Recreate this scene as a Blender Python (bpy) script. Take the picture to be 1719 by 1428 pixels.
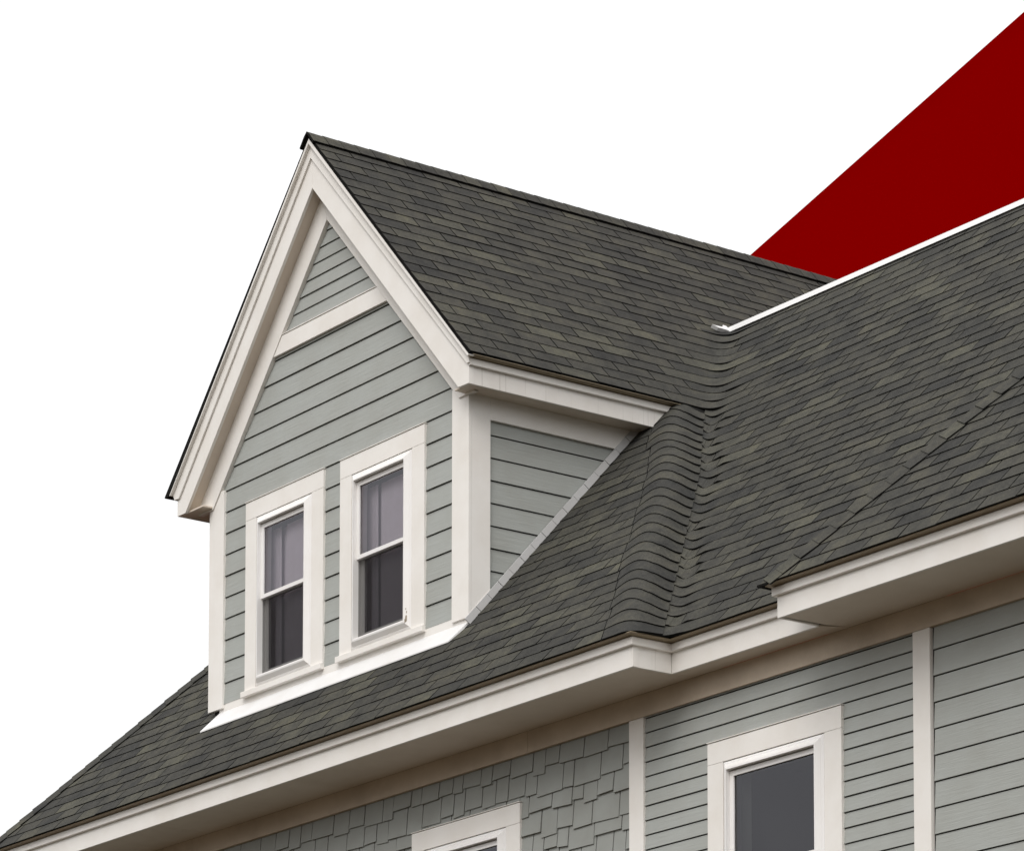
import bpy, math, random
import numpy as np
random.seed(11)
R = math.radians
# ------------------------------------------------------------------ clear
for o in list(bpy.data.objects): bpy.data.objects.remove(o)
scene = bpy.context.scene
COL = scene.collection

# ------------------------------------------------------------------ camera
cam = bpy.data.cameras.new("camera")
cam.sensor_fit = 'HORIZONTAL'; cam.sensor_width = 36.0
cam.lens = 130.843
cam.shift_x = -0.0490; cam.shift_y = 0.82115
cam.clip_start = 0.1; cam.clip_end = 2000
cam_ob = bpy.data.objects.new("camera", cam); COL.objects.link(cam_ob)
cam_ob.location = (17.08, -15.373, 1.6)
cam_ob.rotation_euler = (R(90 + 5.2585), 0, R(53.4928))
scene.camera = cam_ob

# ------------------------------------------------------------------ world (white overcast sky)
SUN_EL, SUN_AZ = R(47), R(32)      # sun azimuth measured from -Y towards +X
world = bpy.data.worlds.new("World"); scene.world = world
world.use_nodes = True
nt = world.node_tree; nt.nodes.clear()
out = nt.nodes.new('ShaderNodeOutputWorld')
sky = nt.nodes.new('ShaderNodeTexSky'); sky.sky_type = 'NISHITA'; sky.sun_disc = False
sky.sun_elevation = SUN_EL; sky.sun_rotation = R(180) - SUN_AZ
sky.air_density = 1.0; sky.dust_density = 4.0
hs = nt.nodes.new('ShaderNodeHueSaturation'); hs.inputs['Saturation'].default_value = 0.15
bg1 = nt.nodes.new('ShaderNodeBackground'); bg1.inputs['Strength'].default_value = 0.05
bg2 = nt.nodes.new('ShaderNodeBackground')
# overcast cloud layer: unseen low band dimmed to darken the eaves, white above, brightest overhead
wtc = nt.nodes.new('ShaderNodeTexCoord'); wsx = nt.nodes.new('ShaderNodeSeparateXYZ'); wrp = nt.nodes.new('ShaderNodeValToRGB'); wmu = nt.nodes.new('ShaderNodeMath'); wmu.operation = 'MULTIPLY'; wmu.inputs[1].default_value = 2.0
els = wrp.color_ramp.elements
for i, (p, c) in enumerate([(0.0, 0.07), (0.12, 0.11), (0.205, 0.525), (0.5, 0.62), (1.0, 0.98)]):
    e_ = els[i] if i < 2 else els.new(p)
    e_.position = p; e_.color = (c, c, c, 1)
nt.links.new(wtc.outputs['Generated'], wsx.inputs[0]); nt.links.new(wsx.outputs['Z'], wrp.inputs['Fac'])
nt.links.new(wrp.outputs['Color'], wmu.inputs[0]); nt.links.new(wmu.outputs[0], bg2.inputs['Strength'])
add = nt.nodes.new('ShaderNodeAddShader')
nt.links.new(sky.outputs[0], hs.inputs['Color']); nt.links.new(hs.outputs[0], bg1.inputs['Color'])
nt.links.new(bg1.outputs[0], add.inputs[0]); nt.links.new(bg2.outputs[0], add.inputs[1])
nt.links.new(add.outputs[0], out.inputs['Surface'])

# ------------------------------------------------------------------ sun (veiled)
sl = bpy.data.lights.new("sun", 'SUN'); sl.energy = 1.28; sl.angle = R(35); sl.color = (1.0, 0.965, 0.93)
so = bpy.data.objects.new("sun", sl); COL.objects.link(so)
so.rotation_euler = (R(90) - SUN_EL, 0, SUN_AZ)
so.location = (0, -20, 30)

scene.view_settings.view_transform = 'Standard'; scene.view_settings.look = 'None'
scene.view_settings.exposure = 0.0; scene.view_settings.gamma = 1.0
scene.view_settings.use_curve_mapping = False
scene.render.resolution_x = 1024; scene.render.resolution_y = 850

# ------------------------------------------------------------------ materials
def new_mat(name):
    m = bpy.data.materials.new(name); m.use_nodes = True
    n = m.node_tree; b = n.nodes['Principled BSDF']
    return m, n, b
def nd(n, t, **kw):
    x = n.nodes.new(t)
    for k, v in kw.items(): setattr(x, k, v)
    return x
def objcoord(n, scale=(1, 1, 1)):
    tc = nd(n, 'ShaderNodeTexCoord'); mp = nd(n, 'ShaderNodeMapping')
    mp.inputs['Scale'].default_value = scale
    n.links.new(tc.outputs['Object'], mp.inputs['Vector']); return mp.outputs['Vector']
def noise(n, vec, scale, detail=3, rough=0.55):
    x = nd(n, 'ShaderNodeTexNoise'); x.inputs['Scale'].default_value = scale
    x.inputs['Detail'].default_value = detail; x.inputs['Roughness'].default_value = rough
    n.links.new(vec, x.inputs['Vector']); return x.outputs['Fac']
def ramp(n, fac, stops):
    r = nd(n, 'ShaderNodeValToRGB'); e = r.color_ramp.elements
    while len(e) < len(stops): e.new(0.5)
    for i, (p, c) in enumerate(stops): e[i].position = p; e[i].color = (c[0], c[1], c[2], 1)
    n.links.new(fac, r.inputs['Fac']); return r.outputs['Color']
def mul(n, a, b, fac=1.0):
    x = nd(n, 'ShaderNodeMix', data_type='RGBA', blend_type='MULTIPLY'); x.inputs[0].default_value = fac
    n.links.new(a, x.inputs[6]); n.links.new(b, x.inputs[7]); return x.outputs[2]
def bump(n, b, h, strength, dist):
    x = nd(n, 'ShaderNodeBump'); x.inputs['Strength'].default_value = strength; x.inputs['Distance'].default_value = dist
    n.links.new(h, x.inputs['Height']); n.links.new(x.outputs[0], b.inputs['Normal'])

def paint(name, col, rough=0.55, grime=0.12, streak=0.0, grain=False):
    m, n, b = new_mat(name)
    v = objcoord(n)
    f = noise(n, v, 3.0, 5, 0.6)
    c0 = tuple(c * (1 - grime) * w for c, w in zip(col, (1.0, 0.985, 0.965)))
    c = ramp(n, f, [(0.28, c0), (0.62, col)])
    if streak:
        v2 = objcoord(n, (38, 38, 1.3))
        s = ramp(n, noise(n, v2, 1.0, 2, 0.5), [(0.62, (1, 1, 1)), (0.78, (1 - streak, 1 - streak * 1.05, 1 - streak * 1.15))])
        c = mul(n, c, s)
    n.links.new(c, b.inputs['Base Color'])
    b.inputs['Roughness'].default_value = rough
    b.inputs['Specular IOR Level'].default_value = 0.3
    if grain:
        v3 = objcoord(n, (2.2, 2.2, 34))
        g = noise(n, v3, 1.6, 4, 0.65)
        bump(n, b, g, 0.7, 0.004)
    else:
        bump(n, b, noise(n, objcoord(n), 60, 2), 0.08, 0.002)
    return m

M = {}
TRIM = (0.842, 0.813, 0.772)
M['trim'] = paint('trim_paint', TRIM, 0.5, 0.07)
M['trim_stain'] = paint('weathered_trim_paint', TRIM, 0.5, 0.10, streak=0.22)
M['frieze'] = paint('shaded_frieze_paint', (0.60, 0.505, 0.40), 0.6, 0.20)  # tan paint with the shade under the eaves mixed into the colour
M['soffit'] = paint('shaded_soffit_paint', (0.70, 0.62, 0.53), 0.6, 0.08)  # trim colour darkened and warmed, eave shade included
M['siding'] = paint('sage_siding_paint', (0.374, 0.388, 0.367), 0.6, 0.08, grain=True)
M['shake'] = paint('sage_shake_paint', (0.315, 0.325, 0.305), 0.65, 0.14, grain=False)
M['vinyl'] = paint('white_vinyl', (0.84, 0.825, 0.81), 0.3, 0.03)
M['metal'] = paint('white_coated_metal', (0.72, 0.716, 0.712), 0.35, 0.06)
M['step_metal'] = paint('grey_white_flashing_metal', (0.50, 0.495, 0.49), 0.4, 0.08)
M['drip'] = paint('shaded_drip_edge_metal', (0.33, 0.27, 0.185), 0.5, 0.05)  # brown carries the shade on the underside of the shingle overhang
M['gap'] = paint('dark_building_paper', (0.018, 0.017, 0.015), 0.9, 0.0)
M['stain'] = paint('tan_grime', (0.42, 0.36, 0.29), 0.9, 0.2)
M['red'] = paint('dark_red_wall_paint', (0.235, 0.0, 0.0), 1.0, 0.0)
M['red'].node_tree.nodes['Principled BSDF'].inputs['Specular IOR Level'].default_value = 0.0
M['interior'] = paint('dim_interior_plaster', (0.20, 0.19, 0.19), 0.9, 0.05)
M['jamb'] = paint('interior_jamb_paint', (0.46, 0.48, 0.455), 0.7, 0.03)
M['curtain'] = paint('lavender_grey_curtain_cloth', (0.76, 0.67, 0.75), 0.9, 0.10)
M['ground'] = paint('dusty_ground', (0.050, 0.036, 0.020), 0.95, 0.3)

# asphalt shingles: one tone value per tab, plus granules
def shingle_mat():
    m, n, b = new_mat('asphalt_shingle')
    at = nd(n, 'ShaderNodeAttribute'); at.attribute_name = 'tone'
    base = ramp(n, at.outputs['Fac'], [(0.0, (0.035, 0.0345, 0.032)), (0.3, (0.044, 0.043, 0.038)), (0.62, (0.053, 0.051, 0.0435)), (0.80, (0.063, 0.061, 0.050)), (1.0, (0.074, 0.072, 0.057))])
    v = objcoord(n)
    blotch = ramp(n, noise(n, v, 5.5, 5, 0.7), [(0.27, (0.58, 0.59, 0.62)), (0.5, (1, 1, 1)), (0.75, (1.42, 1.38, 1.22))])
    fine = ramp(n, noise(n, v, 42, 4, 0.75), [(0.28, (0.72, 0.72, 0.72)), (0.52, (1, 1, 1)), (0.75, (1.30, 1.29, 1.25))])
    gr = ramp(n, noise(n, v, 240, 2, 0.7), [(0.28, (0.58, 0.58, 0.58)), (0.55, (1.0, 1.0, 1.0)), (0.70, (1.7, 1.7, 1.65))])
    c = mul(n, mul(n, mul(n, base, blotch), fine), gr)
    n.links.new(c, b.inputs['Base Color'])
    b.inputs['Roughness'].default_value = 0.92; b.inputs['Specular IOR Level'].default_value = 0.2
    bump(n, b, noise(n, v, 300, 2, 0.7), 0.5, 0.003)
    return m
M['shingle'] = shingle_mat()
M['asphalt'] = paint('black_asphalt_edge', (0.010, 0.0098, 0.009), 0.95, 0.0)
M['asphalt'].node_tree.nodes['Principled BSDF'].inputs['Specular IOR Level'].default_value = 0.1

def glass_mat(name, refl, tint):
    m = bpy.data.materials.new(name); m.use_nodes = True
    n = m.node_tree; n.nodes.clear()
    o = nd(n, 'ShaderNodeOutputMaterial'); mx = nd(n, 'ShaderNodeMixShader')
    tr = nd(n, 'ShaderNodeBsdfTransparent'); tr.inputs['Color'].default_value = (*tint, 1)
    gl = nd(n, 'ShaderNodeBsdfGlossy'); gl.inputs['Roughness'].default_value = 0.02; gl.inputs['Color'].default_value = (0.93, 0.93, 1.0, 1)
    fr = nd(n, 'ShaderNodeFresnel'); fr.inputs['IOR'].default_value = 1.5
    mt = nd(n, 'ShaderNodeMath', operation='MULTIPLY'); mt.inputs[1].default_value = refl; mt.use_clamp = True
    n.links.new(fr.outputs[0], mt.inputs[0]); n.links.new(mt.outputs[0], mx.inputs[0])
    n.links.new(tr.outputs[0], mx.inputs[1]); n.links.new(gl.outputs[0], mx.inputs[2]); n.links.new(mx.outputs[0], o.inputs['Surface'])
    return m
M['glass'] = glass_mat('window_glass', 1.3, (0.90, 0.91, 0.90))
def screen_mat():
    m = bpy.data.materials.new('insect_screen_mesh'); m.use_nodes = True
    n = m.node_tree; n.nodes.clear()
    o = nd(n, 'ShaderNodeOutputMaterial'); mx = nd(n, 'ShaderNodeMixShader'); mx.inputs[0].default_value = 0.58
    tr = nd(n, 'ShaderNodeBsdfTransparent'); df = nd(n, 'ShaderNodeBsdfDiffuse'); df.inputs['Color'].default_value = (0.022, 0.021, 0.021, 1)
    n.links.new(tr.outputs[0], mx.inputs[1]); n.links.new(df.outputs[0], mx.inputs[2]); n.links.new(mx.outputs[0], o.inputs['Surface'])
    return m
M['screen'] = screen_mat()

# ------------------------------------------------------------------ mesh builder
class MB:
    def __init__(self): self.v = []; self.f = []; self.m = []; self.t = []; self.tone = 0.4
    def face(self, pts, mi=0, tone=None):
        i = len(self.v); self.v += [tuple(map(float, p)) for p in pts]
        self.f.append(tuple(range(i, i + len(pts)))); self.m.append(mi); self.t.append(self.tone if tone is None else tone)
    def hexa(self, a, b, mi=0):
        """a: 4 pts loop, b: 4 pts loop opposite"""
        self.loft([a, b], mi, caps=True)
    def loft(self, loops, mi=0, caps=False):
        k = len(loops[0]); i = len(self.v)
        for L in loops: self.v += [tuple(map(float, p)) for p in L]
        for j in range(len(loops) - 1):
            for q in range(k):
                a = i + j * k + q; b = i + j * k + (q + 1) % k
                self.f.append((a, b, b + k, a + k)); self.m.append(mi); self.t.append(self.tone)
        if caps:
            self.f.append(tuple(range(i + k - 1, i - 1, -1))); self.m.append(mi); self.t.append(self.tone)
            e = i + (len(loops) - 1) * k
            self.f.append(tuple(range(e, e + k))); self.m.append(mi); self.t.append(self.tone)
    def box(self, x0, x1, y0, y1, z0, z1, mi=0):
        self.loft([[(x0, y0, z0), (x1, y0, z0), (x1, y1, z0), (x0, y1, z0)], [(x0, y0, z1), (x1, y0, z1), (x1, y1, z1), (x0, y1, z1)]], mi, True)
    def prism_y(self, poly, y0, y1, mi=0):
        self.loft([[(x, y0, z) for x, z in poly], [(x, y1, z) for x, z in poly]], mi, True)
    def prism_x(self, poly, x0, x1, mi=0):
        self.loft([[(x0, y, z) for y, z in poly], [(x1, y, z) for y, z in poly]], mi, True)
    def prism_z(self, poly, z0, z1, mi=0):
        self.loft([[(x, y, z0) for x, y in poly], [(x, y, z1) for x, y in poly]], mi, True)
    def build(self, name, mats, parent=None, bevel=0.0, label=None, normals=True):
        me = bpy.data.meshes.new(name); me.from_pydata(self.v, [], self.f)
        for m in (mats if isinstance(mats, (list, tuple)) else [mats]): me.materials.append(m)
        me.polygons.foreach_set('material_index', self.m)
        at = me.attributes.new('tone', 'FLOAT', 'FACE'); at.data.foreach_set('value', self.t)
        me.update()
        if normals:
            import bmesh
            bm = bmesh.new(); bm.from_mesh(me); bmesh.ops.recalc_face_normals(bm, faces=bm.faces); bm.to_mesh(me); bm.free()
        o = bpy.data.objects.new(name, me); COL.objects.link(o)
        if parent is not None: o.parent = parent
        if bevel:
            b = o.modifiers.new('bevel', 'BEVEL'); b.width = bevel; b.segments = 2; b.limit_method = 'ANGLE'; b.angle_limit = R(40)
        if label: o['label'] = label
        return o

# ------------------------------------------------------------------ ground
g = MB(); g.face([(-600, -600, 0), (600, -600, 0), (600, 600, 0), (-600, 600, 0)])
go = g.build('ground', M['ground']); go['kind'] = 'structure'

# ------------------------------------------------------------------ the house
house = bpy.data.objects.new('house', None); COL.objects.link(house); house.location = (0, 0, 0)
house['label'] = 'grey green clapboard house with dark shingled roof and steep gabled dormer'
house['category'] = 'house'

S48, C48, T48 = math.sin(R(48)), math.cos(R(48)), math.tan(R(48))
ZE = 8.072; YE1 = -0.595; YE2 = -0.263          # shingle eave line: height, outer and inner eave
XHIPL = -11.295; XH1 = -2.125; XH3 = -0.78      # plan x of the hip feet
EXP = 0.14075; TAB = 0.345
ZTOP = 11.895
XR = 4.2                                         # right end of house

# ---------- walls
def wall_sheet(mb, x0, x1, z0, z1, y, holes, mi=0):
    xs = sorted({x0, x1, *[h[0] for h in holes], *[h[1] for h in holes]}); zs = sorted({z0, z1, *[h[2] for h in holes], *[h[3] for h in holes]})
    for a, b in zip(xs, xs[1:]):
        for c, d in zip(zs, zs[1:]):
            cx, cz = (a + b) / 2, (c + d) / 2
            if any(h[0] < cx < h[1] and h[2] < cz < h[3] for h in holes): continue
            mb.face([(a, y, c), (b, y, c), (b, y, d), (a, y, d)], mi)

# windows: (xl, xr, ztop of casing, zbottom of sill, face plane y)
W3 = (-2.055, -0.687, 7.372, 5.60, 0.0)
W4 = (-5.578, -4.202, 7.358, 5.586, 0.0)
WL = (-8.093, -6.938, 10.503, 8.907, 0.074)
WR = (-6.699, -5.537, 10.503, 8.905, 0.074)
def hole(w): return (w[0] + 0.172, w[1] - 0.172, w[3] + 0.06, w[2] - 0.155)

core = MB()
wall_sheet(core, -10.7, XR, 0.0, 7.86, 0.034, [hole(W3), hole(W4)])
core.face([(-10.7, 0.034, 0), (-10.7, 9, 0), (-10.7, 9, 7.86), (-10.7, 0.034, 7.86)])
core.face([(XR, 0.034, 0), (XR, 9, 0), (XR, 9, 11.85), (XR, 0.034, 8.2)])
core.face([(-10.7, 9, 0), (XR, 9, 0), (XR, 9, 11.85), (-7.6, 9, 11.85), (-10.7, 9, 7.86)])
core_o = core.build('wall', M['gap'], house, normals=False)

def clap(mb, segs, z0, e, zend, mp, t=0.013, gap=0.0075, mi=0):
    """courses of clapboard; segs(zb,zt) -> list of (ub0,ub1,ut0,ut1); mp maps (u,depth,z)"""
    z = z0
    while z < zend - 0.01:
        zt = min(z + e, zend)
        for (a0, a1, b0, b1) in segs(z, zt):
            if a1 - a0 < 0.004 and b1 - b0 < 0.004: continue
            jt = random.uniform(-0.0012, 0.0012)
            zb = z + gap
            A = [mp(a0, t + jt, zb), mp(a1, t + jt, zb), mp(b1, 0.0035, zt), mp(b0, 0.0035, zt)]
            B = [mp(a0, 0.0, zb), mp(a1, 0.0, zb), mp(b1, 0.0, zt), mp(b0, 0.0, zt)]
            mb.loft([A, B], mi, True)
        z += e
def front(yp): return lambda u, d, z: (u, yp - d, z)
def right(xp): return lambda u, d, z: (xp + d, u, z)
def spans(x0, x1, holes):
    def f(zb, zt):
        cuts = [(h[0], h[1]) for h in holes if h[2] < (zb + zt) / 2 < h[3]]
        s = [(x0, x1)]
        for c in cuts:
            n = []
            for a, b in s:
                if c[0] > a and c[1] < b: n += [(a, c[0]), (c[1], b)]
                else: n.append((a, b))
            s = n
        return [(a, b, a, b) for a, b in s]
    return f
def wh(w): return (w[0] + 0.03, w[1] - 0.03, w[3] + 0.02, w[2] - 0.02)
ZF = 7.70
nb = MB(); n0 = 7.482 - 0.1017 * 70
clap(nb, spans(-2.775, -0.0, [wh(W3)]), n0, 0.1017, ZF + 0.03, front(0.030))
nb.build('narrow_clapboard', M['siding'], house, label='narrow grey green clapboard between the two white trim posts')
wb = MB(); w0 = 7.550 - 0.1668 * 44
clap(wb, spans(0.172, XR, []), w0, 0.1668, ZF + 0.03, front(0.032))
wb.build('wide_clapboard', M['siding'], house, label='wide grey green clapboard right of the last trim post')

# shakes
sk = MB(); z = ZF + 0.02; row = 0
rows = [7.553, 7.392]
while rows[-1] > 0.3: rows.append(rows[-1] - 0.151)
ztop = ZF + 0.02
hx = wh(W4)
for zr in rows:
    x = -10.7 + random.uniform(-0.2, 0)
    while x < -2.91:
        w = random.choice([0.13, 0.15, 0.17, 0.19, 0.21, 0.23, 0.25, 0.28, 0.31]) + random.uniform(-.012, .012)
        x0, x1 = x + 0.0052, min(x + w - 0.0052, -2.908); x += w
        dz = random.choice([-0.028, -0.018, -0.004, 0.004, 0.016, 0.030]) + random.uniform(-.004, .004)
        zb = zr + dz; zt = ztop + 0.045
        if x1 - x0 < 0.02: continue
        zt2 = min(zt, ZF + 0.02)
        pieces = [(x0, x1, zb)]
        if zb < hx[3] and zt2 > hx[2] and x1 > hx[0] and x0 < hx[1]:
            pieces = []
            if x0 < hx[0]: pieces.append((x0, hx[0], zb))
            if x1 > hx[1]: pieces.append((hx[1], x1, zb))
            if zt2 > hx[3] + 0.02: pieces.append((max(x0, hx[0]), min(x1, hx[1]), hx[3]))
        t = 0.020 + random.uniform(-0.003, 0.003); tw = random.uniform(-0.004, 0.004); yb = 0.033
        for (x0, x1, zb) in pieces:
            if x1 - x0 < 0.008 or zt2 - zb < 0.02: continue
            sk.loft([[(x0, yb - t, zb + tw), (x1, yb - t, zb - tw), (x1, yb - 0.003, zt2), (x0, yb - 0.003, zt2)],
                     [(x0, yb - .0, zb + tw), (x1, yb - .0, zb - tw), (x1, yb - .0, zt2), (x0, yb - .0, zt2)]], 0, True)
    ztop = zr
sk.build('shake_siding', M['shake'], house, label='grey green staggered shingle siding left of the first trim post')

# trim posts, frieze, soffit
def part_box(name, mat, parent, boxes, bevel=0.0025, label=None):
    mb = MB()
    for b in boxes: mb.box(*b)
    return mb.build(name, mat, parent, bevel, label)
part_box('trim_post', M['trim'], house, [(-2.922, -2.762, 0.004, 0.034, 0.0, ZF - 0.0015)])
part_box('trim_post', M['trim'], house, [(-0.002, 0.156, 0.002, 0.034, 0.0, ZF - 0.0015)])
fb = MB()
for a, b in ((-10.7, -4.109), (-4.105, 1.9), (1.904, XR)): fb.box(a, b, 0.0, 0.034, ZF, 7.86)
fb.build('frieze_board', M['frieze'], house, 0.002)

ZS = 7.86
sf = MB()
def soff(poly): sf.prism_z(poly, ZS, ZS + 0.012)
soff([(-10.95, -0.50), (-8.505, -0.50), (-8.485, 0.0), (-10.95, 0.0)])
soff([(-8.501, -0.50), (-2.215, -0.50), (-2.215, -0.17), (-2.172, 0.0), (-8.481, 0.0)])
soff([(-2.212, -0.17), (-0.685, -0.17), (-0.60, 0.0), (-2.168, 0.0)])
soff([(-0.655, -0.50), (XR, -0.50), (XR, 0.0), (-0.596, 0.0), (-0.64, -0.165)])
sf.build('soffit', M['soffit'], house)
sb = MB(); sb.prism_z([(-10.95, -.5), (-2.22, -.5), (-2.22, -.17), (-0.68, -.17), (-0.68, -.5), (XR, -.5), (XR, .034), (-10.95, .034)], ZS + 0.014, ZS + 0.02)
sb.build('soffit_backing', M['gap'], house)

# fascias: board, crown moulding and drip edge along a plan path
def sweep(mb, path, prof, mi=0):
    """path: list of (x,y) walked with the outside on the right; prof: closed list of (out, z)"""
    P = [np.array(p, float) for p in path]; n = len(P); N = []
    for i in range(n):
        ds = []
        if i > 0: ds.append((P[i] - P[i - 1]) / np.linalg.norm(P[i] - P[i - 1]))
        if i < n - 1: ds.append((P[i + 1] - P[i]) / np.linalg.norm(P[i + 1] - P[i]))
        ns = [np.array((d[1], -d[0])) for d in ds]
        m = sum(ns); m = m / (m @ m) * len(ns) if len(ns) == 2 else m
        if len(ns) == 2: m = (ns[0] + ns[1]) / (1 + ns[0] @ ns[1])
        N.append(m)
    mb.loft([[(P[i][0] + N[i][0] * o, P[i][1] + N[i][1] * o, z) for o, z in prof] for i in range(n)], mi, True)
BOARD = [(0, ZS - 0.002), (0, 8.06), (-0.022, 8.06), (-0.022, ZS - 0.002)]
MOULD = [(0.0005, 7.998), (0.022, 7.999), (0.026, 8.003), (0.026, 8.052), (0.014, 8.060), (0.0005, 8.060)]
DRIP = [(0.0, 8.0605), (0.018, 8.0605), (0.066, 8.0675), (0.071, 8.069), (0.071, 8.073), (0.0, 8.071)]
def fascia(path, mat='trim', label=None):
    a = MB(); sweep(a, path, BOARD); f = a.build('fascia', M[mat], house, 0.002, label)
    a = MB(); sweep(a, path, MOULD); a.build('crown_moulding', M[mat], f, 0.0015)
    a = MB(); sweep(a, path, DRIP); a.build('drip_edge', M['drip'], f)
    return f
fascia([(-11.21, 6.0), (-11.21, -0.515), (-2.2365, -0.515)])
fascia([(-2.2365 + 0.0, -0.515), (-2.205, -0.515), (-2.205, -0.183)], 'trim_stain', 'short water stained white fascia return at the eave corner')
part_box('corner_strip', M['trim_stain'], house, [(-2.2048, -2.2005, -0.5155, -0.470, ZS - 0.001, 7.998)], 0.001)
fascia([(-2.205, -0.183), (-0.700, -0.183)])
fascia([(-0.700, -0.185), (-0.700, -0.515), (XR, -0.515)])

# ---------- shingled roof
def fillet(pts, radii, n=9):
    pts = [np.array(p, float) for p in pts]; out = [pts[0]]; mids = []
    for i in range(1, len(pts) - 1):
        a, b, c = pts[i - 1], pts[i], pts[i + 1]; r = radii[i - 1]
        u = (a - b) / np.linalg.norm(a - b); w = (c - b) / np.linalg.norm(c - b)
        p0, p1 = b + u * r, b + w * r
        for k in range(n):
            t = k / (n - 1); out.append((1 - t) ** 2 * p0 + 2 * t * (1 - t) * b + t * t * p1)
        mids.append(len(out) - 1 - n // 2)
    out.append(pts[-1]); out = np.array(out)
    s = np.concatenate([[0], np.cumsum(np.linalg.norm(np.diff(out, axis=0), axis=1))])
    return out, s, [s[m] for m in mids]
class Level:
    """one height contour of a roof surface"""
    def __init__(self, pts, radii, z, slope): self.P, self.s, self.mid = fillet(pts, radii); self.z = z; self.sl = slope
    def at(self, s, off, du=0.0):
        s = min(max(s, 0), self.s[-1]); i = int(np.clip(np.searchsorted(self.s, s) - 1, 0, len(self.s) - 2))
        d = self.P[i + 1] - self.P[i]; L = self.s[i + 1] - self.s[i]; t = (s - self.s[i]) / L if L > 0 else 0
        # smooth tangent
        d = d / (np.linalg.norm(d) + 1e-9); p = self.P[i] + (self.P[i + 1] - self.P[i]) * t
        nx, ny = d[1], -d[0]; sn, cs = math.sin(self.sl), math.cos(self.sl)
        return (p[0] + nx * (sn * off - cs * du), p[1] + ny * (sn * off - cs * du), self.z + cs * off + sn * du)
TONES = [0.0, 0.08, 0.18, 0.25, 0.32, 0.38, 0.42, 0.47, 0.5, 0.54, 0.58, 0.62, 0.68, 0.74, 0.82, 0.92]
def tone(): return min(1, max(0, random.choice(TONES) + random.uniform(-.04, .04)))
def tab(mb, L0, L1, a0, b0, a1, b1, t=0.0085, lift=0.0, gap=0.0055, n=2, tn=None, sides=True):
    """a shingle tab between arc lengths a..b of the lower and upper contour"""
    tn = tone() if tn is None else tn
    jt = random.uniform(-0.0015, 0.0025)
    du0, du1 = random.gauss(0, .0022), random.gauss(0, .0022)
    lo, hi = [], []; lo0 = []; hi0 = []
    for k in range(n):
        f = k / (n - 1)
        g0 = gap if k == 0 else (-gap if k == n - 1 else 0)
        s0 = a0 + (b0 - a0) * f + g0; s1 = a1 + (b1 - a1) * f + g0
        du = du0 + (du1 - du0) * f
        lo.append(L0.at(s0, t + lift + jt, du)); hi.append(L1.at(s1, 0.003 + lift * 0.8)); lo0.append(L0.at(s0, 0.0, du)); hi0.append(L1.at(s1, -0.001))
    for k in range(n - 1):
        mb.face([lo[k], lo[k + 1], hi[k + 1], hi[k]], 0, tn)
        mb.face([lo0[k], lo0[k + 1], lo[k + 1], lo[k]], 1, tn)
    if sides:
        mb.face([lo0[0], lo[0], hi[0], hi0[0]], 1, tn); mb.face([lo[-1], lo0[-1], hi0[-1], hi[-1]], 1, tn)
def under(mb, L0, L1, a0, b0, a1, b1, n=2):
    for k in range(n - 1):
        f0, f1 = k / (n - 1), (k + 1) / (n - 1)
        mb.face([L0.at(a0 + (b0 - a0) * f0, -0.002), L0.at(a0 + (b0 - a0) * f1, -0.002), L1.at(a1 + (b1 - a1) * f1, -0.002), L1.at(a1 + (b1 - a1) * f0, -0.002)], 1, 0)
def smooth(x): x = min(max(x, 0), 1); return x * x * (3 - 2 * x)
A48 = R(48)
def vz(v): return ZE + v * S48
def lev1(v):
    rho = v * C48; sh = 0.12 * smooth((rho - 1.5) / 0.95)
    y1, y2 = YE1 + rho, YE2 + rho; xh = XH1 - rho - sh
    return Level([(XHIPL + rho, y1), (xh, y1), (xh, y2), (XH3 + rho, y2)], [0.11, 0.105], vz(v), A48)
TD = 1.066; AD = math.atan(TD); ZD = 10.785; XD = -4.689; YD0 = -0.102
XRG = -6.905; ZRG = ZD + (XD - XRG) * TD     # dormer ridge
def xd(z): return XD - (z - ZD) / TD
def lev2(v):
    rho = v * C48; z = vz(v); return Level([(xd(z), YD0), (xd(z), YE2 + rho), (XH3 + rho, YE2 + rho)], [0.15], z, A48)

def hump_dv(f):   # courses on the hump climb to the crest, then droop to the valley
    return 0.070 * math.sin(math.pi * min(f / 0.60, 1.0)) - 0.095 * smooth((f - 0.5) / 0.5)
def gsn(f, c, w): return math.exp(-((f - c) / w) ** 2)
def val_dv(f): return 0.024 * (1 - smooth(f / .14)) - 0.036 * gsn(f, .22, .15)
def val2_dv(f): return -0.030 * gsn(f, .5, .17)
def val2_t(f): return 0.0085 + 0.012 * gsn(f, .5, .15)
def val_t(f): return 0.009 + 0.011 * gsn(f, .22, .16)
def woven(mb, v0, v1, fa, fb, n, dv, tf, tn, lev=None):
    lev = lev or lev1
    jj = random.uniform(-.006, .006); rows_ = []; kk = round(v0 / EXP); am = min(1.0, kk / 3.0)
    ext = 0.05 if (kk < KD - 2 or KD <= kk < NR - 2) else 0.0
    for k in range(n):
        f = k / (n - 1); d = am * (dv(f) + jj * math.sin(math.pi * f))
        g = 0.004 if k == 0 else (-0.004 if k == n - 1 else 0)
        P0, P1 = lev(max(v0 + d, -.05)), lev(max(v1 + ext + d, -.0))
        a0, b0 = fa(P0), fb(P0); a1, b1 = fa(P1), fb(P1)
        s0, s1 = a0 + (b0 - a0) * f + g, a1 + (b1 - a1) * f + g; t = tf(f)
        rows_.append((P0.at(s0, -0.002), P0.at(s0, t), P1.at(s1, 0.002 if ext else 0.004), P1.at(s1, -0.001)))
    for A, B in zip(rows_, rows_[1:]):
        mb.face([A[1], B[1], B[2], A[2]], 0, tn); mb.face([A[0], B[0], B[1], A[1]], 1, tn)
    A = rows_[0]; mb.face([A[0], A[1], A[2], A[3]], 1, tn); A = rows_[-1]; mb.face([A[1], A[0], A[3], A[2]], 1, tn)
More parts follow.
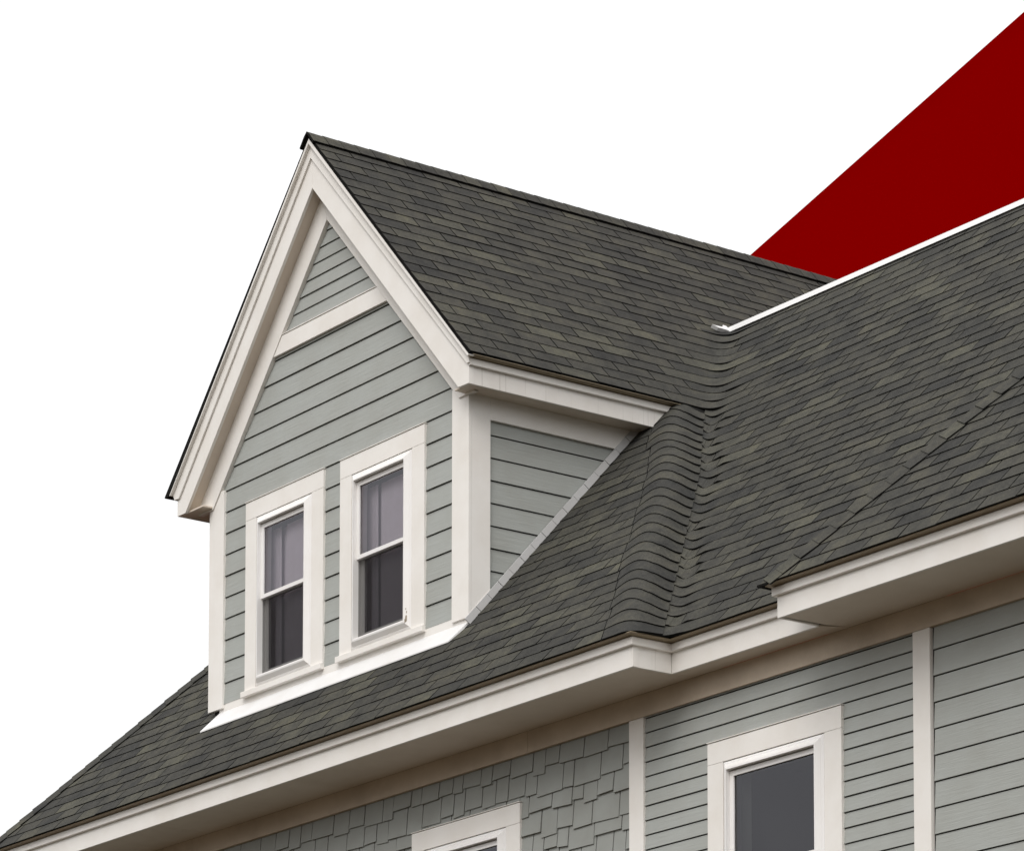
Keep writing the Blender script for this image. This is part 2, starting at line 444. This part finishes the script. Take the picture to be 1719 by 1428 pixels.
NR = int((ZTOP - ZE) / (EXP * S48))      # full courses; a cut course follows under the coping
KD = 26
def wob(): return random.uniform(-0.006, 0.006)
left = MB(); mid = MB(); hump = MB(); rgt = MB(); dor = MB(); dorl = MB(); lft = MB()
for k in range(NR + 1):
    v0, v1 = k * EXP, (k + 1) * EXP
    if k == NR: v1 = (ZTOP - ZE) / S48
    off = TAB / 2 * (k % 2) + 0.013 * math.sin(k * 1.7) + 0.004 * k
    rho0, rho1 = v0 * C48, v1 * C48
    A0, A1 = lev1(v0), lev1(v1)
    x00, x01 = XHIPL + rho0, XHIPL + rho1
    # left slope (outer eave)
    c1_0, c1_1 = A0.mid[0], A1.mid[0]
    edge = -0.275 + random.uniform(-.035, .03)
    xe0, xe1 = x00 + c1_0 + edge, x01 + c1_1 + edge
    if k >= KD: xe0 = xe1 = -8.55
    js = [j * TAB + off + wob() for j in range(-40, 5)]
    js = [x for x in js if x > x01 + 0.05 and x < min(xe0, xe1) - 0.05]
    brk = [None] + js + ['e']
    for p, q in zip(brk, brk[1:]):
        a0, a1 = (0, 0) if p is None else (p - x00, p - x01)
        b0, b1 = (xe0 - x00, xe1 - x01) if q == 'e' else (q - x00, q - x01)
        xm0, xm1 = a1 + x01, b1 + x01
        if rho0 + YE1 > 0.14 and xm1 > -8.60 and xm0 < -5.0:
            # clip at dormer cheeks
            if xm0 < -8.60: b0 = -8.58 - x00; b1 = -8.58 - x01
            elif xm1 > -5.0 and k < KD: a0 = -5.02 - x00; a1 = -5.02 - x01
            else: continue
        if a1 < -0.001 or b1 <= a1 + 0.01: continue
        tab(left, A0, A1, a0, b0, a1, b1)
        under(left, A0, A1, a0, b0, a1, b1)
    if k < KD:
        # rounded hip strip and woven valley
        r0 = A0.mid[1] - 0.045; r1 = A1.mid[1] - 0.045
        woven(hump, v0, v1, lambda L: L.mid[0] + edge, lambda L: L.mid[1] - 0.045, 24, hump_dv, lambda f: 0.009 + 0.013 * f * f, min(.8, tone() * 0.9))
        under(hump, A0, A1, c1_0 - .5, A0.mid[1] + .5, c1_1 - .5, A1.mid[1] + .5, n=24)
        base, La, Lb = A0.mid[1], A0, A1
    else:
        La, Lb = lev2(v0), lev2(v1)
        under(mid, La, Lb, La.mid[0] - .6, La.mid[0] + .6, Lb.mid[0] - .6, Lb.mid[0] + .6, n=20)
    # middle slope
    X0, X1 = XH3 + rho0, XH3 + rho1
    T0, T1 = La.s[-1], Lb.s[-1]; m0, m1 = La.mid[-1], Lb.mid[-1]
    xs_min = max(X0 - (T0 - m0), X1 - (T1 - m1)) + 0.24 + random.uniform(0, 0.1)
    js = [j * TAB + off + 0.11 + wob() for j in range(-40, 20)]
    js = [x for x in js if xs_min < x < X0 - 0.03]
    if k < KD:
        f0 = (T0 - (X0 - js[0])) if js else T0; f1 = (T1 - (X1 - js[0])) if js else T1
        d = random.uniform(-0.02, 0.12)
        if random.random() < 0.5:
            woven(mid, v0, v1, lambda L: L.mid[1] - .06, lambda L: L.mid[1] + d + .055 * (L.z > vz(v0 + .05)), 9, lambda f: val_dv(f * .45), val_t, tone())
            woven(mid, v0, v1, lambda L: L.mid[1] + d + .055 * (L.z > vz(v0 + .05)), lambda L: L.s[-1] - (L.P[-1][0] - js[0]), 10, lambda f: val_dv(.45 + f * .55), val_t, tone())
        else:
            woven(mid, v0, v1, lambda L: L.mid[1] - .06, lambda L: L.s[-1] - (L.P[-1][0] - js[0]), 18, val_dv, val_t, tone())
    else:
        # dormer row up to the valley piece
        yj = [j * TAB + TAB / 2 * (k % 2) + 0.05 + wob() for j in range(-2, 30)]
        yv = min(YE2 + rho0, YE2 + rho1) - 0.24
        yj = [y for y in yj if YD0 + 0.06 < y < yv]
        bb = [YD0] + yj if k < NR else [yv - .02]
        for p, q in zip(bb, bb[1:]): tab(dor, La, Lb, p - YD0, q - YD0, p - YD0, q - YD0)
        if k < NR: under(dor, La, Lb, 0, yv, 0, yv)
        lasty = bb[-1]
        f0 = (T0 - (X0 - js[0])) if js else T0; f1 = (T1 - (X1 - js[0])) if js else T1
        if random.random() < 0.25:
            d = random.uniform(0.05, 0.16)
            tab(mid, La, Lb, lasty - YD0, m0 + d, lasty - YD0, m1 + d + .05, n=14); tab(mid, La, Lb, m0 + d, f0, m1 + d + .05, f1, n=7)
        elif k < NR: woven(mid, v0, v1, lambda L: lasty - YD0, lambda L: L.s[-1] - (L.P[-1][0] - js[0]), 22, val2_dv, val2_t, tone(), lev2)
        else: tab(mid, La, Lb, lasty - YD0, f0, lasty - YD0, f1, n=18)
    for p, q in zip(js, js[1:] + [None]):
        a0, a1 = T0 - (X0 - p), T1 - (X1 - p)
        b0, b1 = (T0, T1) if q is None else (T0 - (X0 - q), T1 - (X1 - q))
        tab(mid, La, Lb, a0, b0, a1, b1)
    under(mid, La, Lb, m0 + .3, T0, m1 + .3, T1)
    # right slope and its small hip return
    H0 = Level([(X0, YE2 + rho0), (X0, YE1 + rho0)], [], vz(v0), A48); H1 = Level([(X1, YE2 + rho1), (X1, YE1 + rho1)], [], vz(v1), A48)
    tab(rgt, H0, H1, 0, H0.s[-1], 0, H1.s[-1]); under(rgt, H0, H1, 0, H0.s[-1], 0, H1.s[-1])
    G0 = Level([(X0, YE1 + rho0), (XR + .05, YE1 + rho0)], [], vz(v0), A48); G1 = Level([(X1, YE1 + rho1), (XR + .05, YE1 + rho1)], [], vz(v1), A48)
    js = [j * TAB + off + 0.2 + wob() for j in range(-10, 20)]; js = [x for x in js if X1 + .06 < x < XR]
    bb = [None] + js + ['e']
    for p, q in zip(bb, bb[1:]):
        a0, a1 = (0, 0) if p is None else (p - X0, p - X1); b0, b1 = (G0.s[-1], G1.s[-1]) if q == 'e' else (q - X0, q - X1)
        tab(rgt, G0, G1, a0, b0, a1, b1)
    under(rgt, G0, G1, 0, G0.s[-1], 0, G1.s[-1])
    # left end slope of the main roof
    E0 = Level([(XHIPL + rho0, 6.0), (XHIPL + rho0, YE1 + rho0)], [], vz(v0), A48); E1 = Level([(XHIPL + rho1, 6.0), (XHIPL + rho1, YE1 + rho1)], [], vz(v1), A48)
    nn = 6
    for j in range(nn):
        tab(lft, E0, E1, E0.s[-1] * j / nn, E0.s[-1] * (j + 1) / nn, E1.s[-1] * j / nn, E1.s[-1] * (j + 1) / nn)
    under(lft, E0, E1, 0, E0.s[-1], 0, E1.s[-1])
# dormer rows above the main roof, and its hidden left slope
ED = EXP * S48
nD = int(math.ceil((ZRG - vz(KD * EXP)) / ED))
YB = 8.2
for k in range(nD):
    z0 = vz(KD * EXP) + k * ED; z1 = min(z0 + ED, ZRG - 0.004)
    if z1 <= z0: break
    if KD + k >= NR:
        D0 = Level([(xd(z0), YD0), (xd(z0), YB)], [], z0, AD); D1 = Level([(xd(z1), YD0), (xd(z1), YB)], [], z1, AD)
        yj = [j * TAB + TAB / 2 * ((KD + k) % 2) + 0.05 + 0.012 * math.sin(k * 2.1) + wob() for j in range(-2, 30)]; yj = [YD0] + [y for y in yj if YD0 + .06 < y < YB] + [YB]
        for p, q in zip(yj, yj[1:]): tab(dor, D0, D1, p - YD0, q - YD0, p - YD0, q - YD0)
        under(dor, D0, D1, 0, YB - YD0, 0, YB - YD0)
TL = 1.092; AL = math.atan(TL); ZLE = 10.775; XL = XRG - (ZRG - ZLE) / TL
def xl(z): return XL + (z - ZLE) / TL
k = 0
while True:
    z0 = ZLE + k * ED; z1 = min(z0 + ED, ZRG - .004)
    if z1 <= z0: break
    D0 = Level([(xl(z0), YB), (xl(z0), YD0)], [], z0, AL); D1 = Level([(xl(z1), YB), (xl(z1), YD0)], [], z1, AL)
    yj = [0] + [j * TAB + TAB / 2 * (k % 2) for j in range(1, 24)] + [YB - YD0]
    for p, q in zip(yj, yj[1:]): tab(dorl, D0, D1, p, q, p, q)
    under(dorl, D0, D1, 0, YB - YD0, 0, YB - YD0)
    k += 1
SH = [M['shingle'], M['asphalt']]
deck = MB()   # flat roof behind the top edge
deck.prism_z([(-7.7, 3.25), (XR, 3.25), (XR, 9), (-7.7, 9)], 11.80, 11.84)
roof_o = deck.build('roof', M['asphalt'], house)
left.build('roof_slope', SH, roof_o, normals=False); mid.build('roof_slope', SH, roof_o, normals=False); rgt.build('roof_slope', SH, roof_o, normals=False); lft.build('roof_slope', SH, roof_o, normals=False)
hump.build('rounded_hip', SH, roof_o, normals=False, label='rounded hump of shingles beside the roof valley')

# hip caps
def hipcaps(x0, sgn, vmax, label=None):
    """hip running up from (x0, YE1); sgn=+1 goes to +X; wings on the front slope and on the side slope"""
    mb = MB()
    h = np.array((sgn * 1.0, 1.0, T48)); h /= np.linalg.norm(h)
    nf = np.array((0, -S48, C48)); ns = np.array((-sgn * S48, 0, C48)); up = nf + ns; up /= np.linalg.norm(up)
    wf = np.cross(h, nf); wf = wf if wf[0] * sgn > 0 else -wf
    ws = np.cross(h, ns); ws = ws if ws[1] > 0 else -ws
    base = np.array((x0, YE1, ZE)); L = vmax * C48 * math.sqrt(2 + T48 ** 2); e = 0.147; n = int(L / e)
    for i in range(n):
        p0 = base + h * (i * e + (0.045 if i == 0 else 0)); p1 = base + h * ((i + 1) * e); tn = tone()
        W = 0.16 + random.uniform(-.006, .006); WS = 0.05 if i == 0 else 0.13; j = random.uniform(-.003, .003)
        t0, t1 = 0.019 + j, 0.013
        lo = [p0 + ws * WS + ns * t0, p0 + up * (t0 + .004), p0 + wf * W + nf * t0]
        hi = [p1 + ws * WS + ns * t1, p1 + up * (t1 + .004), p1 + wf * W + nf * t1]
        bo = [p0 + ws * WS + ns * 0.004, p0 + up * 0.0, p0 + wf * W + nf * 0.004]
        hb = [p1 + ws * WS + ns * 0.004, p1, p1 + wf * W + nf * 0.004]
        for q in (0, 1):
            mb.face([lo[q], lo[q + 1], hi[q + 1], hi[q]], 0, tn); mb.face([bo[q], bo[q + 1], lo[q + 1], lo[q]], 1, tn)
        mb.face([bo[2], hb[2], hi[2], lo[2]], 1, tn); mb.face([bo[0], hb[0], hi[0], lo[0]], 1, tn)
    mb.loft([[(x0 - .012, YE1 - .012, ZE - d), (x0 + sgn * .13, YE1 - .012, ZE - d), (x0 + sgn * .02, YE1 + .02, ZE - d), (x0 - .012, YE1 + .20, ZE - d)] for d in (.010, -.004)], 1, True)
    return mb.build('hip_cap', SH, roof_o, normals=False, label=label)
hipcaps(XHIPL, 1, 4.9, 'hip capped with overlapping shingles at the left end of the roof')
hipcaps(XH3, 1, 4.9, 'hip capped with overlapping shingles crossing the right part of the roof')

# white metal coping at the top of the main slope
cp = MB()
def yt(z): return YE2 + (z - ZE) / T48
yl = yt(11.885)
prof = [(yl - 0.016, 11.890 + 0.004), (yl + 0.012, 11.952), (yl + 0.16, 11.957), (yl + 0.16, 11.90), (yl, 11.90)]
xs0 = -5.775
cp.prism_x(prof, xs0, XR, 0)
cpo = cp.build('coping', M['metal'], roof_o, 0.003, label='bright white metal edge along the top of the main slope')
ce = MB()
def onD(y, z, off): return (xd(z) + math.sin(AD) * off, y, z + math.cos(AD) * off)
zc = 11.888
a = [(0.0, -0.01), (0.0, 0.055), (-0.035, 0.060), (-0.05, 0.022), (-0.13, 0.018), (-0.165, 0.026), (-0.12, -0.006)]
def cpt(q, off): return onD(yl + 0.0 + q[0], zc + q[1] * 0.8, off)
ce.loft([[cpt(q, 0.012) for q in a], [cpt(q, 0.045) for q in a]], 0, True)
ce.build('coping_end', M['metal'], cpo, 0.002)

# ---------- dormer
YF = 0.074
def rake(z):  # wall limits under the rakes at height z
    return (-6.88 - (12.86 - z) / 1.11, -6.88 + (12.86 - z) / 1.065)
dm = MB()
holesD = [hole(WL), hole(WR)]
# backing wall with window holes
wall_sheet(dm, -8.60, -5.0, 8.70, 10.6, 0.108, holesD)
dm.face([(-8.60, 0.108, 10.6), (-5.0, 0.108, 10.6), (-6.88, 0.108, 12.8)])
dm.face([(-4.994, 0.108, 8.7), (-4.994, 1.8, 10.7), (-4.994, 0.108, 10.7)])
dm.face([(-8.60, 0.108, 8.7), (-8.60, 1.8, 10.7), (-8.60, 0.108, 10.7)])
dormer = dm.build('dormer', M['gap'], house, normals=False)
def gable_segs(zb, zt):
    a, b = rake(zb); c, d = rake(zt)
    lim = lambda x: min(max(x, -8.60), -5.0)
    a, b, c, d = lim(a), lim(b), lim(c), lim(d)
    if c >= d: c = d = (c + d) / 2
    zc = (zb + zt) / 2; segs = [(a, b, c, d)]
    for w in (WL, WR):
        hx = wh(w)
        if hx[2] < zc < hx[3]:
            s = segs.pop(); segs += [(s[0], hx[0], s[2], hx[0]), (hx[1], s[1], hx[1], s[3])]
    return segs
gs = MB()
clap(gs, gable_segs, 8.914, 0.1775, 11.66, front(0.103), t=0.014, gap=0.009)
clap(gs, gable_segs, 11.767, 0.1105, 12.76, front(0.103), t=0.013, gap=0.0075)
gs.build('gable_siding', M['siding'], dormer)
part_box('band_board', M['trim'], dormer, [(-8.0, -5.7, 0.068, 0.10, 11.604, 11.748)])
part_box('band_flashing', M['trim'], dormer, [(-7.9, -5.8, 0.064, 0.10, 11.754, 11.761)], 0.001)
# corner boards
part_box('corner_board', M['trim'], dormer, [(-8.654, -8.432, YF - 0.002, 0.108, 8.889, 10.7)])
rc = MB()
rc.box(-5.172, -4.955, YF, 0.102, 8.889, 10.66)
rc.build('corner_board', M['trim'], dormer, 0.0025)
def z1r(y): return ZE + (y - YE1) * T48
rc = MB(); rc.prism_x([(0.1025, 8.915), (0.275, z1r(0.275) + 0.055), (0.275, 10.60), (0.1025, 10.60)], -4.99, -4.957)
rc.build('corner_board', M['trim'], dormer, 0.0025)
rc = MB(); rc.prism_x([(0.0755, 8.889), (0.101, 8.889), (0.101, 10.60), (0.0755, 10.60)], -4.9548, -4.951)
# cheek wall
cs = MB()
def cheek_segs(zb, zt):
    yb = (zb - ZE) / T48 + YE1 + .01; yt_ = (zt - ZE) / T48 + YE1 + .01
    return [(0.27, max(yb, .27), 0.27, max(yt_, .27))]
clap(cs, cheek_segs, 9.273 - .1722 * 2, 0.1722, 10.47, right(-4.992), t=0.013, gap=0.0085)
cs.build('cheek_siding', M['siding'], dormer)
part_box('cheek_frieze', M['trim'], dormer, [(-4.985, -4.958, 0.276, 2.1, 10.418, 10.60)])
# eave soffit / fascia on the right side
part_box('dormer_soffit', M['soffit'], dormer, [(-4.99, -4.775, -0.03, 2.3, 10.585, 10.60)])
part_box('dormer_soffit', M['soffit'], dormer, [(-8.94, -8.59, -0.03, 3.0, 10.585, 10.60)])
fo = MB(); fo.box(-4.79, -4.768, -0.042, 2.4, 10.580, 10.76); fo = fo.build('dormer_fascia', M['trim_stain'], dormer, 0.002)
mo = MB(); sweep(mo, [(-4.768, -0.062), (-4.768, 2.4)], [(0.0005, 10.712), (0.022, 10.713), (0.026, 10.717), (0.026, 10.762), (0.014, 10.770), (0.0005, 10.770)]); mo.build('crown_moulding', M['trim'], fo, 0.0015)
mo = MB(); sweep(mo, [(-4.768, -0.07), (-4.768, 2.4)], [(0.0, 10.7705), (0.018, 10.7705), (0.066, 10.777), (0.071, 10.779), (0.071, 10.783), (0.0, 10.781)]); mo.build('drip_edge', M['drip'], fo)
part_box('corner_strip', M['trim_stain'], dormer, [(-4.7678, -4.7635, -0.0595, -0.014, 10.580, 10.712)], 0.001)
fo = MB(); fo.box(-8.95, -8.93, -0.042, 4, 10.580, 10.76); fo.build('dormer_fascia', M['trim'], dormer, 0.002)
# rake boards, mouldings, frieze: mitred chevrons
def chev(lo, up): return [lo[0], lo[1], lo[2], up[2], up[1], up[0]]
def half(poly, y0, y1, mb):
    """split a chevron [l0,a0,r0,r1,a1,l1] into two mitred boards"""
    l0, a0, r0, r1, a1, l1 = poly; e = 0.0008
    mb.prism_y([l0, (a0[0] - e, a0[1]), (a1[0] - e, a1[1]), l1], y0, y1); mb.prism_y([(a0[0] + e, a0[1]), r0, r1, (a1[0] + e, a1[1])], y0, y1)
rb = MB()
l0, a0, r0 = (-8.822, 10.580), (-6.916, 12.735), (-4.901, 10.584)
a1 = (-6.912, 13.085)
e = 0.0008
rb.prism_y([l0, (a0[0] - e, a0[1]), (a1[0] - e, a1[1]), (-8.95, 10.80), (-8.95, 10.580)], -0.060, -0.034)
rb.prism_y([(a0[0] + e, a0[1]), r0, (-4.767, 10.580), (-4.767, 10.772), (a1[0] + e, a1[1])], -0.060, -0.034)
rb = rb.build('rake_board', M['trim'], dormer, 0.0025)
rm = MB()
rm.prism_y([(-8.905, 10.720), (-6.921 - e, 12.978), (-6.912 - e, 13.112), (-8.995, 10.764), (-8.975, 10.722)], -0.076, -0.0605)
rm.prism_y([(-6.921 + e, 12.978), (-4.770, 10.728), (-4.742, 10.728), (-4.742, 10.764), (-6.912 + e, 13.112)], -0.076, -0.0605)
rm.build('crown_moulding', M['trim'], rb, 0.002)
rd = MB()
rd.prism_y([(-8.998, 10.762), (-6.910, 13.085), (-4.722, 10.766), (-4.698, 10.770), (-6.905, 13.126), (XL + .066, 10.762)], -0.104, -0.055)
rd.build('drip_edge', M['trim'], rb, 0.0015)
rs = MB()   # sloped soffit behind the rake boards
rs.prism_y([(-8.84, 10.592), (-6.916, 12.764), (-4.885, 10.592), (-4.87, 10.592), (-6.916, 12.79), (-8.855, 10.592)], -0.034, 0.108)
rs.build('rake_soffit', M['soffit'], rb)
rf = MB()
rf.prism_y([(-8.804, 10.571), (-8.587, 10.571), (-6.890 - e, 12.500), (-6.912 - e, 12.765), (-8.85, 10.600)], 0.060, 0.102)
rf.prism_y([(-6.890 + e, 12.500), (-5.068, 10.571), (-4.862, 10.571), (-4.885, 10.60), (-6.912 + e, 12.765)], 0.060, 0.102)
rf.build('rake_frieze', M['trim'], dormer, 0.0025)
# base flashing apron
ap = MB()
zr = lambda y: z1r(y) + 0.026
ap.loft([[(-8.503, 0.0995, 8.862), (-8.503, 0.088, 8.860), (-8.582, -0.046, zr(-0.046)), (-8.582, -0.046, zr(-.046) - .012), (-8.51, 0.0995, 8.80)],
         [(-4.965, 0.0995, 8.862), (-4.965, 0.088, 8.860), (-5.045, -0.046, zr(-0.046)), (-5.045, -0.046, zr(-.046) - .012), (-4.965, 0.0995, 8.80)]], 0, True)
ap.build('apron_flashing', M['metal'], dormer, 0.002)
part_box('skirt_board', M['trim'], dormer, [(-8.40, -4.965, 0.090, 0.106, 8.857, 8.925), (-8.505, -8.402, 0.092, 0.106, 8.857, 8.925)], 0.001)
# step flashing up the cheek
sp = MB(); v = (0.085 - YE1) / C48; 
for i in range(22):
    ya = YE1 + v * C48; yb = YE1 + (v + 0.1455) * C48; za, zb = z1r(ya), z1r(yb)
    if ya > 1.75: break
    o = 0.0016 * (i % 2)
    p = [(ya, za + 0.008), (yb, zb + 0.008), (yb - 0.044, zb + 0.042), (ya - 0.044, za + 0.042)]
    sp.loft([[(-4.945 + o, y, z) for y, z in [p[0], p[1]]] + [(-4.951 + o, y, z) for y, z in [p[2], p[3]]], [(-4.957, y, z) for y, z in p]], 0, True)
    v += 0.149
sp.build('step_flashing', M['step_metal'], dormer, 0.001)
dor.build('dormer_roof_slope', SH, dormer, normals=False); dorl.build('dormer_roof_slope', SH, dormer, normals=False)
# dormer roof deck + ridge caps
dd = MB(); dd.prism_y([(XL, ZLE - .006), (XRG, ZRG - .012), (XD - .010, ZD - .004), (XD - .012, ZD - .010), (XRG, ZRG - .022), (XL + .058, ZLE - .018), (XL - .004, ZLE - .018)], -0.1065, YB)
dd.build('dormer_roof_deck', M['asphalt'], dormer)
rg = MB(); y = YD0 - 0.022
while y < YB:
    e1 = 0.148; tn = tone() * .8 + .15; W = 0.125; j = random.uniform(-.0008, .0008)
    t0, t1 = 0.0265 + j, 0.0295 + j    # laid from the back forward, exposed end to the front
    nr = np.array((math.sin(AD), 0, math.cos(AD))); nl = np.array((-math.sin(AL), 0, math.cos(AL)))
    wr = np.array((math.cos(AD), 0, -math.sin(AD))); wl = np.array((-math.cos(AL), 0, -math.sin(AL)))
    def sec(yy, t):
        b = np.array((XRG, yy, ZRG))
        return [b + wl * W + nl * (t - .004), b + wl * .03 + nl * (t), b + np.array((0, 0, t * 1.05)), b + wr * .03 + nr * t, b + wr * W + nr * (t - .004)]
    A = sec(y, t1); B = sec(y + e1 + .004, t0); A0 = sec(y, 0.010); B0 = sec(y + e1, 0.006)
    for q in range(4):
        rg.face([A[q], A[q + 1], B[q + 1], B[q]], 0, tn); rg.face([A0[q], A0[q + 1], A[q + 1], A[q]], 1, tn)
    rg.face([A0[4], B0[4], B[4], A[4]], 1, tn); rg.face([A0[0], B0[0], B[0], A[0]], 1, tn)
    y += e1
rg.build('ridge_cap', SH, dormer, normals=False)

# ---------- windows
def rect(x0, x1, z0, z1, y): return [(x0, y, z0), (x1, y, z0), (x1, y, z1), (x0, y, z1)]
def window(w, label, JD=0.19):
    xl_, xr_, zt, zb, yf = w
    ox0, ox1, oz0, oz1 = xl_ + 0.164, xr_ - 0.168, zb + 0.055, zt - 0.148
    c = MB()
    hz = zt - 0.1475
    c.box(xl_, xr_, yf, yf + 0.03, hz + 0.0012, zt)
    c.box(xl_, ox0, yf, yf + 0.03, zb + 0.048, hz - 0.0004); c.box(ox1, xr_, yf, yf + 0.03, zb + 0.048, hz - 0.0004)
    cas = c.build('window', M['trim'], house, 0.002, label)
    s = MB(); s.box(xl_ - 0.028, xr_ + 0.002, yf - 0.022, yf + 0.03, zb, zb + 0.047); s.build('sill', M['trim'], cas, 0.003)
    h = MB(); h.box(xl_ - .003, xr_ + .003, yf - .006, yf + .03, zt + 0.004, zt + 0.009); h.build('head_flashing', M['trim'], cas)
    f = MB(); g = 0.005
    def R_(d, y): return rect(ox0 + d, ox1 - d, oz0 + d, oz1 - d, y)
    f.loft([R_(g, yf + 0.03), R_(g, yf + 0.004), R_(g + 0.012, yf - 0.002), R_(g + 0.020, yf - 0.003), R_(g + .026, yf - .010), R_(g + 0.050, yf - 0.028), R_(g + 0.064, yf - 0.030), R_(g + 0.066, yf + 0.10)], 0)
    fr = f.build('frame', M['vinyl'], cas, 0.0012)
    q = MB(); q.loft([R_(-0.004, yf + 0.022), R_(0.012, yf + 0.022)], 0); q.build('joint_seal', M['gap'], cas)
    ix0, ix1, iz0, iz1 = ox0 + 0.069, ox1 - 0.069, oz0 + 0.069, oz1 - 0.069
    zm = (iz0 + iz1) / 2 + 0.02
    def sash(name, x0, x1, z0, z1, ya, wst, wbot, wtop, dep=0.03):
        m = MB()
        inner = [(x0 + wst, z0 + wbot), (x1 - wst, z0 + wbot), (x1 - wst, z1 - wtop), (x0 + wst, z1 - wtop)]
        outer = [(x0, z0), (x1, z0), (x1, z1), (x0, z1)]
        L = lambda p, y: [(a, y, b) for a, b in p]
        m.loft([L(outer, ya + dep), L(outer, ya), L(inner, ya), L(inner, ya + dep)], 0)
        so_ = m.build(name, M['vinyl'], cas, 0.002)
        gl = MB(); yg = ya + 0.014
        gl.face(L(inner, yg)); gl.build('pane', M['glass'], cas, normals=False)
        # dark glazing seal
        d = MB(); ins = [(inner[0][0] + .004, inner[0][1] + .004), (inner[1][0] - .004, inner[1][1] + .004), (inner[2][0] - .004, inner[2][1] - .004), (inner[3][0] + .004, inner[3][1] - .004)]
        d.loft([L(inner, yg - .002), L(ins, yg - .002)], 0); d.build('glazing_seal', M['gap'], cas, normals=False)
    sash('upper_sash', ix0, ix1, zm - 0.012, iz1 - 0.008, yf + 0.004, 0.038, 0.032, 0.036)
    sash('lower_sash', ix0, ix1, iz0, zm + 0.03, yf + 0.046, 0.045, 0.06, 0.04)
    sc = MB(); sc.face(rect(ix0 + .004, ix1 - .004, iz0 + .004, zm - 0.02, yf + 0.020)); sc.build('insect_screen', M['screen'], cas, normals=False)
    lg = MB(); lg.box(ix0, ix1, yf - 0.022, yf + 0.02, iz0 - 0.006, iz0 + 0.012); lg.build('sill_ledge', M['vinyl'], cas, 0.002)
    # inner jamb return and dim room behind
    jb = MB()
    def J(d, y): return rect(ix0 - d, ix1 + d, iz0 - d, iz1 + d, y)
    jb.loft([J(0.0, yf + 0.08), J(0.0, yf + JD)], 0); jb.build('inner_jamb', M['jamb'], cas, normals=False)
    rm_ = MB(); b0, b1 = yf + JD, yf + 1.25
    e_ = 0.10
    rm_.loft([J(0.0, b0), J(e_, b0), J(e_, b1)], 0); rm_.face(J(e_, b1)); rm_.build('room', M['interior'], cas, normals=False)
    return cas, (ix0, ix1, iz0, iz1, zm)
_, dl = window(WL, 'left dormer window with pale curtain behind its upper pane', 0.105)
_, dr = window(WR, 'right dormer window with darker lower pane and chipped frame', 0.105)
# small chip and smudge at the foot of the right window's frame
cas_r = _; st = MB(); o1 = WR[1] - 0.168
for (u, zz, w_, h_) in ((0.036, 9.045, 0.006, 0.030), (0.042, 9.030, 0.005, 0.018), (0.033, 9.095, 0.003, 0.010), (0.038, 9.12, 0.0025, 0.008)):
    pl = lambda uu: (o1 - 0.005 - uu, YF - 0.010 - (uu - 0.026) * 0.75 - 0.0012)
    (xa, ya), (xb, yb) = pl(u - w_), pl(u + w_)
    st.face([(xa, ya, zz - h_ * .6), (xb, yb, zz - h_), (xb, yb, zz + h_ * .5), ((xa + xb) / 2, (ya + yb) / 2, zz + h_), (xa, ya, zz + h_ * .7)])
st.build('stain', M['stain'], cas_r, normals=False)
_, d3 = window(W3, 'window in narrow clapboard with plain dark glass')
_, d4 = window(W4, 'window below the eave in the staggered shingle wall')

# curtains hang inside the dormer windows
def curtain(name, x0, x1, z0, z1, y, amp, waves, label, slant=0.0):
    mb = MB(); n = 60; rows = 8
    def P(i, j, off):
        u = i / n; t = j / rows; x = x0 + (x1 - x0) * u + slant * t * u
        return (x, y + off + amp * math.sin(u * waves * 2 * math.pi + 0.4 * t) * (0.6 + 0.4 * t), z1 - (z1 - z0) * t)
    for off in (0.0, 0.002):
        for i in range(n):
            for j in range(rows): mb.face([P(i, j, off), P(i + 1, j, off), P(i + 1, j + 1, off), P(i, j + 1, off)])
    o = mb.build(name, M['curtain'], None, normals=False)
    for p in o.data.polygons: p.use_smooth = True
    o['label'] = label; o['category'] = 'curtain'; o['group'] = 'curtains behind the dormer windows'
    return o
def pair(d, yf, la, lb, g0, g1):
    ix0, ix1, iz0, iz1, zm = d; w = ix1 - ix0
    curtain('curtain', ix0 - 0.06, ix0 + w * g0, iz0 - .02, iz1 - 0.03, yf + 0.125, 0.0035, 3, la, 0.01)
    curtain('curtain', ix0 + w * g1, ix1 + 0.06, iz0 - .02, iz1 - 0.03, yf + 0.125, 0.0035, 3, lb, 0.0)
def drape(d, yf, g0, g1, la):
    ix0, ix1, iz0, iz1, zm = d; w = ix1 - ix0
    curtain('curtain', ix0 + w * (g0 - .12), ix0 + w * (g1 + .12), iz0 - .02, iz1 - 0.03, yf + 0.16, 0.003, 2, la, 0.0)
drape(dl, YF, 0.17, 0.29, 'inner lavender drape hanging in the curtain gap of the left dormer window')
drape(dr, YF, 0.17, 0.235, 'inner lavender drape hanging in the curtain gap of the right dormer window')
pair(dl, YF, 'lavender grey curtain panel on the left side of the left dormer window', 'lavender grey curtain panel on the right side of the left dormer window', 0.17, 0.29)
pair(dr, YF, 'lavender grey curtain panel on the left side of the right dormer window', 'lavender grey curtain panel on the right side of the right dormer window', 0.17, 0.235)

# ------------------------------------------------------------------ red building behind
rw = MB()
# gable-end wall facing the street: sloping top edge, 11 m behind the front wall
XA, ZA, SL = -16.203, 17.619, (18.957 - 17.619) / (16.203 - 11.429)
top = lambda x: ZA + (x - XA) * SL
rw.prism_y([(-42, 0), (6, 0), (6, top(6)), (-42, top(-42))], 12.0, 24.0)
ro = rw.build('red_building', M['red'])
ro['label'] = 'plain dark red building with sloping top rising behind the shingled roof'; ro['category'] = 'building'
